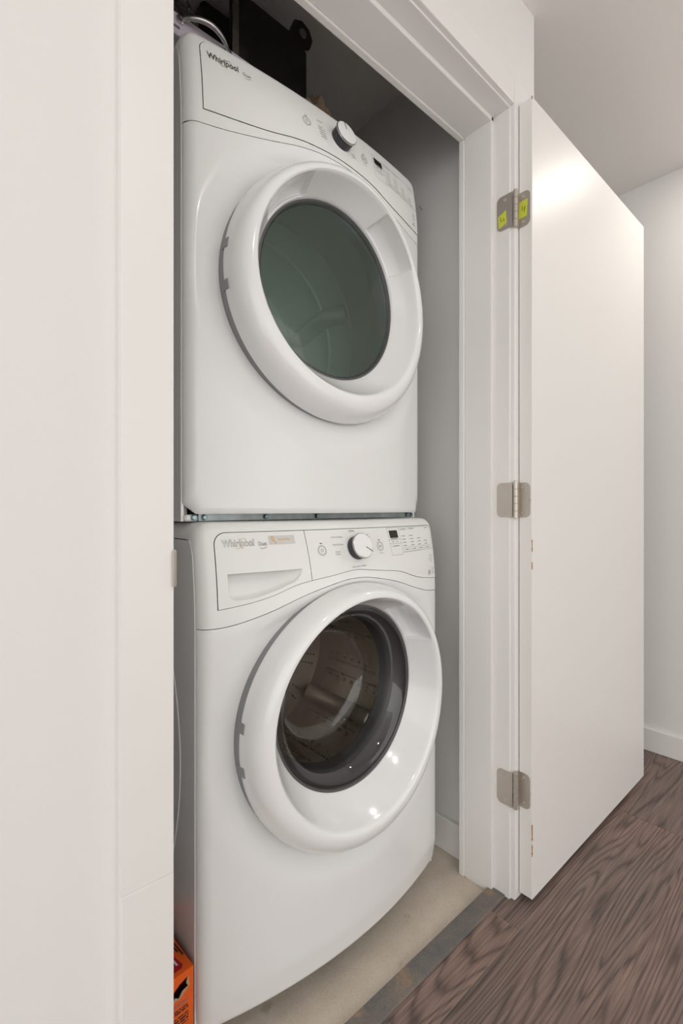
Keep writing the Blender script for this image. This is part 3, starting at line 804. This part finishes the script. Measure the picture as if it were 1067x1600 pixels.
        for j in range(len(pr) - 1):
            r0, y_ = pr[j]; wall_ = .14 < y_ < .395 and r0 > .249; back_ = y_ > .425 and .06 < r0 < .225
            wd = 1 if r0 > .16 else (2 if r0 > .08 else 3)
            for i in range(NA):
                m_ = i % 24
                row = (8 <= m_ < 8 + wd) or (14 <= m_ < 14 + wd)
                if (wall_ or back_) and j % 2 == 0 and row: continue          # punched hole
                k = (i + 1) % NA; Fc.append((j*NA+i, j*NA+k, (j+1)*NA+k, (j+1)*NA+i))
        bm = bmesh.new(); bm.from_mesh(pyd(V, Fc)); dm = link('drum', fin(bm), 'steel', root, 35)
        link('door_boot', disc([(r_in + .006, .034), (.212, .045), (.208, .066), (.192, .084), (.176, .094), (.170, .104), (.178, .112), (.245, .116)], 72, 0), 'rubber', root, 50).data
        bt = [o_ for o_ in root.children if o_.name.startswith('door_boot')][0]
        # open the end cap of the boot
        bm = bmesh.new(); bm.from_mesh(bt.data); bmesh.ops.delete(bm, geom=[f_ for f_ in bm.faces if len(f_.verts) > 4], context='FACES'); bm.to_mesh(bt.data); bm.free()
        bm = bmesh.new()
        for k in range(24):
            a = 2 * PI * (k + .5) / 24
            for j in range(8):
                y_ = .15 + .032 * j + (.016 if k % 2 else 0)
                c_ = Vector((.2492 * math.cos(a), y_, gz + .2492 * math.sin(a)))
                m4 = Matrix.Translation(c_) @ Matrix.Rotation(-a, 4, 'Y') @ Matrix.Diagonal((.0035, .009, .006, 1))
                bmesh.ops.create_icosphere(bm, subdivisions=1, radius=1.0, matrix=m4)
        for k in range(18):
            a = 2 * PI * (k + .5) / 18
            for rr in (.085, .125, .165, .205):
                c_ = Vector((rr * math.cos(a + rr * 4), .449 if rr > .1 else .44, gz + rr * math.sin(a + rr * 4)))
                bmesh.ops.create_icosphere(bm, subdivisions=1, radius=1.0, matrix=Matrix.Translation(c_) @ Matrix.Rotation(-a, 4, 'Y') @ Matrix.Diagonal((.009, .004, .005, 1)))
        em = link('embossed_dimples', fin(bm), 'steel', dm, 60); em['kind'] = 'stuff'
        for a in (80, 200, 320):
            ar = math.radians(a); bm = bmesh.new()
            bbox(bm, -.050, .006, .13, .40, -.022, .022, .014, 4)
            bm.transform(Matrix.Translation((.248 * math.cos(ar), 0, gz + .248 * math.sin(ar))) @ Matrix.Rotation(-ar, 4, 'Y')); link('baffle', fin(bm), 'steel', dm, 60)
    else:
        dm = link('drum', disc([(r_in + .004, .034), (.206, .052), (.212, .060), (.262, .064), (.270, .075), (.270, .252), (.264, .256), (.264, .264), (.270, .268), (.270, .357), (.264, .361), (.264, .369), (.270, .373), (.270, .52), (.255, .545), (.16, .55), (.15, .56), (.004, .56)], 96, 0), 'drumw', root, 35)
        for a in (20, 140, 260):
            ar = math.radians(a); V = []; Fc = []; ny, nx = 20, 7
            for i in range(ny + 1):
                t = i / ny; y_ = .255 + .285 * t; hgt = .062 * (math.sin(PI * min(1, t * 1.6 + .08)) if t < .26 else 1 - .25 * (t - .26)) * min(1, (1 - t) * 6 + .1)
                sw = .012 * math.sin(t * 5.0)
                for j in range(nx):
                    u = -1 + 2 * j / (nx - 1); V.append((.271 - hgt * (1 - abs(u) ** 2.5), y_, .030 * u * (1 if j in (0, nx-1) else .75) + sw))
            for i in range(ny):
                for j in range(nx - 1): Fc.append((i*nx+j, i*nx+j+1, (i+1)*nx+j+1, (i+1)*nx+j))
            bm = bmesh.new(); bm.from_mesh(pyd(V, Fc)); bm.transform(Matrix.Translation((0, 0, gz)) @ Matrix.Rotation(-ar, 4, 'Y')); link('baffle', fin(bm), 'drumw', dm, 60)
        # lint grille under the opening
        bm = bmesh.new(); bbox(bm, -.085, .085, .030, .058, gz - .212, gz - .188, .004, 2); link('lint_grille', fin(bm), 'drumw', root, 40)
    # ---- feet
    for fx in (-.29, .29):
        for fy in (.14, .62):
            z0_ = (-.040 if W else -.0113); bm = bmesh.new(); bm.from_mesh(lathe_y([(.022, 0), (.024, .006), (.015, .010), (.012, .012), (.012, .05 if W else .018)], 20))
            bm.transform(Matrix.Translation((fx, fy, z0_)) @ Matrix.Rotation(PI/2, 4, 'X')); link('foot', fin(bm), 'rim', root, 40)
    return root

washer = machine('w', 'washing_machine', .131, .03, 'white front-load washer with chrome-ringed dial, standing on the concrete floor')
dryer = machine('d', 'tumble_dryer', .192, .99, 'white front-load dryer with green-tinted window stacked on the washer')

# ---- stacking bracket bolted under the dryer's front edge (moves with the dryer)
DL = Vector((.715, .192, .99))
sb = empty('stacking_bracket', (0, .07, -.011)); sb.parent = dryer; sb['label'] = 'galvanised stacking bracket with hex bolts'
SO = DL + Vector((0, .07, -.011))
def sbp(name, b, m, bev=.0008):
    bm = bmesh.new(); bbox(bm, *b, bev, 1); bm.transform(Matrix.Translation(-SO)); return link(name, fin(bm), m, sb, 40)
sbp('rail', (.405, 1.034, .262, .268, .9792, .9960), 'galv')
sbp('end_tab', (1.030, 1.048, .266, .290, .9792, .9960), 'galv')
sbp('end_tab', (.376, .402, .255, .285, .9795, .9925), 'plastic', .003)
for x in (.392, .417, .558, .700, 1.020, 1.039):
    bm = bmesh.new(); bm.from_mesh(lathe_y([(.0058, 0), (.0058, -.0012), (.0052, -.0016), (.0048, -.005), (.0036, -.0058), (.0012, -.0058)], 6 if x > .5 else 18))
    bm.transform(Matrix.Translation(Vector((x, .262 if x > .405 else .2545, .9868)) - SO)); link('bolt', fin(bm), 'screw', sb, 30)

# ------------------------------------------------------------------ orange carton on the floor beside the washer
ob = empty('detergent_carton', (.305, .27, -.010), 'orange powder carton with a torn corner, wedged beside the washer', 'carton')
ob.rotation_euler = (0, 0, math.radians(4))
BW, BD, BH = .056, .077, .193      # half width, half depth, height
V = []; Fc = []
bm = bmesh.new()
# front face with a torn opening near the top right corner
def fpt(x, z): return (x, -BD, z)
tear = [(.018, .168), (.030, .176), (.046, .181), (.044, .172), (.047, .164), (.036, .160), (.028, .152), (.022, .156), (.010, .150), (.014, .160)]
outer = [(-BW, 0), (BW, 0), (BW, BH), (-BW, BH)]
ov = [bm.verts.new(fpt(*p)) for p in outer]; tv = [bm.verts.new(fpt(*p)) for p in tear]
oe = [bm.edges.new((ov[i], ov[(i+1) % 4])) for i in range(4)]; te = [bm.edges.new((tv[i], tv[(i+1) % len(tv)])) for i in range(len(tv))]
bmesh.ops.triangle_fill(bm, edges=oe + te, use_beauty=True)
bk = [bm.verts.new((p[0], BD, p[1])) for p in outer]
bm.faces.new(bk)
for i in range(4): bm.faces.new((ov[i], ov[(i+1) % 4], bk[(i+1) % 4], bk[i]))
link('carton_body', fin(bm), 'orange', ob)
# torn paper edge
for pts in ([(.010, .150), (.022, .156), (.028, .152), (.036, .160), (.047, .164)], [(.046, .181), (.044, .172), (.047, .164)]):
    bm = bmesh.new(); bm.from_mesh(tube([(x, -BD - .0005, z) for x, z in pts], [.001, .0028, .0016, .0026, .001][:len(pts)], 5)); link('torn_edge', fin(bm), 'card', ob)
def cq(name, m, quads):
    V = []; Fc = []
    for qd in quads:
        b0 = len(V); V += qd; Fc.append(tuple(range(b0, b0 + len(qd))))
    return link(name, pyd(V, Fc), m, ob)
zt = BH + .0006
cq('red_label', 'red', [[(-.05, -.066, zt), (.038, -.068, zt), (.043, -.062, zt), (.036, -.020, zt), (-.05, -.016, zt)]])
cq('white_label', 'paper', [[(-.05, -.014, zt), (.035, -.018, zt), (.028, .012, zt), (-.05, .02, zt)]])
cq('label_print', 'paper', [[(x, -.058 + .002 * k, zt + .0004), (x + .0035, -.058 + .002 * k, zt + .0004), (x + .0005, -.020, zt + .0004), (x - .003, -.020, zt + .0004)] for k, x in enumerate((.033, .026, .018, .011, .003))])
cq('label_print', 'blue', [[(.014, -.008, zt + .0004), (.026, -.009, zt + .0004), (.022, .004, zt + .0004), (.010, .005, zt + .0004)]])
cq('label_print', 'hole', [[(x, -.045 + dy, zt), (x + .003, -.045 + dy, zt), (x - .002, .05, zt), (x - .005, .05, zt)] for x, dy in ((.051, 0.), (.046, .012))])
ln = []; lb = []
zz = .140; random.seed(3)
while zz > .004:
    hgt = random.choice((.0022, .0022, .003)); x = -.05
    tgt = lb if (.088 < zz < .102 or .135 < zz) else ln
    while x < .045:
        wd = random.uniform(.004, .012)
        x2 = min(x + wd, .046); y = -BD - .0005
        tgt.append([(x, y, zz), (x2, y, zz), (x2, y, zz + hgt), (x, y, zz + hgt)]); x = x2 + .0018
    zz -= random.choice((.0048, .0052, .0085))
cq('carton_print', 'hole', ln); cq('carton_print', 'blue', lb)['kind'] = 'stuff'

# ------------------------------------------------------------------ things on top of the dryer
DT = .99 + TOP + .0005
# lilac drawer box with a chrome pull
lb_ = empty('drawer_box', (.43, .36, DT), 'lilac painted box with a chrome pull handle, on the dryer top', 'box')
L0 = (.43, .36, DT)
def lp(name, b, m, bev=.0015):
    bm = bmesh.new(); bbox(bm, *b, bev, 1); bm.transform(Matrix.Translation([-c for c in L0])); return link(name, fin(bm), m, lb_, 40)
LX0, LX1, LY0, LY1 = .330, .560, .300, .520
bm = bmesh.new(); loops = []      # front board with a slot cut through it
for q_ in ([(LX0, .010), (LX1, .010), (LX1, .046), (LX0, .046)], [(.345, .016), (.384, .016), (.384, .022), (.345, .022)]):
    vs_ = [bm.verts.new((x - L0[0], LY0 - L0[1], z)) for x, z in q_]; loops += [bm.edges.new((vs_[i], vs_[(i+1) % 4])) for i in range(4)]
bmesh.ops.triangle_fill(bm, edges=loops, use_beauty=True)
ext = bmesh.ops.extrude_face_region(bm, geom=bm.faces[:])
for v in ext['geom']:
    if isinstance(v, bmesh.types.BMVert): v.co.y += .012
link('front_board', fin(bm), 'lilac', lb_)
lp('box_body', (LX0 + .006, LX1 - .004, LY0 + .012, LY1, DT, DT + .046), 'lilac')
lp('lower_lip', (LX0, LX1, LY0 - .004, LY0 + .012, DT, DT + .010), 'lilac')
hx0, hx1, hz = .388, .486, DT + .036
pts = []; rad = []
for k in range(17):
    t = k / 16; pts.append((hx0 + (hx1 - hx0) * t, LY0 - .004 - .024 * math.sin(PI * t) ** .7, hz + .004 * math.sin(PI * t))); rad.append(.0036 + .0022 * math.sin(PI * t))
bm = bmesh.new(); bm.from_mesh(tube(pts, rad, 12)); bm.transform(Matrix.Translation([-c for c in L0])); hd = link('pull_handle', fin(bm), 'chrome', lb_, 60)
hd['label'] = 'arched chrome pull handle'
for x in (hx0 - .003, hx1 + .003):
    bm = bmesh.new(); bm.from_mesh(lathe_y([(.0088, 0), (.0088, -.003), (.0072, -.0046), (.0045, -.0044), (.0040, -.0030), (.001, -.0026)], 24)); bm.transform(Matrix.Translation((x - L0[0], LY0 - L0[1], hz - L0[2])))
    link('handle_screw', fin(bm), 'chrome', lb_, 40)
# crumpled clear bag lying on the lilac box
random.seed(11)
V = []; Fc = []; nu, nv = 26, 18
for j in range(nv + 1):
    for i in range(nu):
        a = 2 * PI * i / nu; t = j / nv; h = .115 * t
        rx = .062 * (1 - .35 * t ** 2) * (1 + .10 * math.sin(3 * a + 7 * t) + .06 * math.sin(7 * a + 3 * t)); ry = .050 * (1 - .3 * t ** 2) * (1 + .12 * math.sin(4 * a - 5 * t))
        if j == nv: rx *= .25; ry *= .25
        V.append((rx * math.cos(a) + random.uniform(-.003, .003), ry * math.sin(a) + random.uniform(-.003, .003), h + random.uniform(-.003, .003) * (1 if j else 0)))
for j in range(nv):
    for i in range(nu): k = (i + 1) % nu; Fc.append((j*nu+i, j*nu+k, (j+1)*nu+k, (j+1)*nu+i))
Fc.append(tuple(range(nu))[::-1]); Fc.append(tuple(nv*nu+i for i in range(nu)))
bg = link('plastic_bag', pyd(V, Fc), 'film', None, 25, loc=(.400, .385, DT + .046)); tag(bg, 'crumpled clear plastic bag on the lilac box', 'bag')
# black hard case behind
def rbox(bm, x0, x1, y0, y1, z0, z1, r): bbox(bm, x0, x1, y0, y1, z0, z1, r, 4)
kc = empty('equipment_case', (.60, .66, DT), 'tall black hard case behind the lilac box on the dryer', 'case')
bm = bmesh.new(); rbox(bm, .546, .70, .545, .80, DT, 2.335, .012); bm.transform(Matrix.Translation((-.60, -.66, -DT))); link('case_shell', fin(bm), 'blackf', kc, 40)
bm = bmesh.new(); rbox(bm, .540, .700, .56, .585, DT, 2.27, .006); bm.transform(Matrix.Translation((-.60, -.66, -DT))); link('case_band', fin(bm), 'blackf', kc, 40)
# black steel panel with an octagonal lug
pn = empty('steel_panel', (.66, .40, DT), 'black steel panel with an octagonal lug, standing on the dryer', 'panel')
PYF = .395
prof2 = [(.548, DT), (.770, DT), (.770, 2.218), (.764, 2.226), (.752, 2.228)]
cx_, cz_, ro = .757, 2.262, .034
octa = [(cx_ + ro * math.cos(math.radians(a)), cz_ + ro * math.sin(math.radians(a))) for a in (-38, 5, 48, 92, 137)]
prof2 += octa + [(.715, 2.243), (.548, 2.243)]
bm = bmesh.new(); A = [bm.verts.new((x - .66, PYF - .40, z - DT)) for x, z in prof2]; B = [bm.verts.new((x - .66, PYF + .010 - .40, z - DT)) for x, z in prof2]
bm.faces.new(A); bm.faces.new(B[::-1]); n = len(A)
for i in range(n): bm.faces.new((A[i], A[(i+1) % n], B[(i+1) % n], B[i]))
link('plate', fin(bm), 'blackm', pn)
bm = bmesh.new(); bbox(bm, .585, .735, PYF - .012, PYF + .002, DT + .10, DT + .155, .002, 1); bm.transform(Matrix.Translation((-.66, -.40, -DT))); link('plate_rib', fin(bm), 'blackm', pn, 40)
bm = bmesh.new(); bbox(bm, .552, .586, PYF - .010, PYF + .002, DT + .10, DT + .17, .001, 1); bm.transform(Matrix.Translation((-.66, -.40, -DT))); link('plate_tab', fin(bm), 'blackf', pn, 40)
bm = bmesh.new(); bm.from_mesh(lathe_y([(.0115, 0), (.0115, -.003), (.0095, -.0055), (.004, -.0065), (.001, -.0066)], 28)); bm.transform(Matrix.Translation((cx_ - .66, PYF - .40, cz_ - DT))); link('bumper', fin(bm), 'bumper', pn, 40)
# upright strap leaning on the panel
o = box('metal_strap', .545, .562, .383, .3855, DT, 2.36, 'strap', None, .0008, 1); tag(o, 'narrow weathered metal strap standing in front of the black case', 'strap')
# crumpled brown paper on the right
random.seed(5)
bm = bmesh.new(); bmesh.ops.create_icosphere(bm, subdivisions=4, radius=1.0)
for v in bm.verts:
    p = v.co.copy(); k = 1 + .14 * math.sin(7 * p.x + 3 * p.z) + .12 * math.sin(9 * p.y - 5 * p.x) + .08 * math.sin(15 * p.z + 4 * p.y) + random.uniform(-.05, .05)
    v.co = (p.x * .045 * k, p.y * .030 * k, max(p.z * .056 * k + .050, 0))
o = link('brown_paper', fin(bm), 'cloth', None, 25, loc=(.762, .335, DT)); tag(o, 'crumpled brown packing paper beside the black panel', 'paper')
# small nail in the closet wall
bm = bmesh.new(); bm.from_mesh(tube([(1.178, .331, 1.938), (1.160, .330, 1.944)], .0011, 8)); o = link('nail', fin(bm), 'galv'); tag(o, 'bent nail sticking out of the closet wall', 'nail')

# ------------------------------------------------------------------ recessed ceiling lamps
for x, y, pw, where in LAMPS:
    nm = 'ceiling_lamp_' + ('far_wall' if x > 1 else 'hall') + '_offscreen'
    lm = empty(nm, (x, y, CEIL), 'small round recessed ceiling lamp ' + where, 'lamp'); lm['group'] = 'recessed hall lamps'
    bm = bmesh.new(); bm.from_mesh(lathe_y([(.062, 0), (.062, .004), (.056, .007), (.048, .005), (.046, 0)], 32, False)); bm.transform(Matrix.Rotation(-PI/2, 4, 'X')); link('trim_ring', fin(bm), 'lampw', lm, 40)
    bm = bmesh.new(); bmesh.ops.create_circle(bm, cap_ends=True, segments=32, radius=.047); bm.transform(Matrix.Translation((0, 0, -.001)) @ Matrix.Rotation(PI, 4, 'X')); link('lens', fin(bm, False), 'lens', lm)
    ln_ = nm.replace('lamp_', 'lamplight_'); ld = bpy.data.lights.new(ln_, 'AREA'); ld.shape = 'DISK'; ld.size = .09; ld.energy = pw; ld.color = (1.0, .94, .87)
    lo = bpy.data.objects.new(ln_, ld); COL.objects.link(lo); lo.parent = lm; lo.location = (0, 0, -.008)
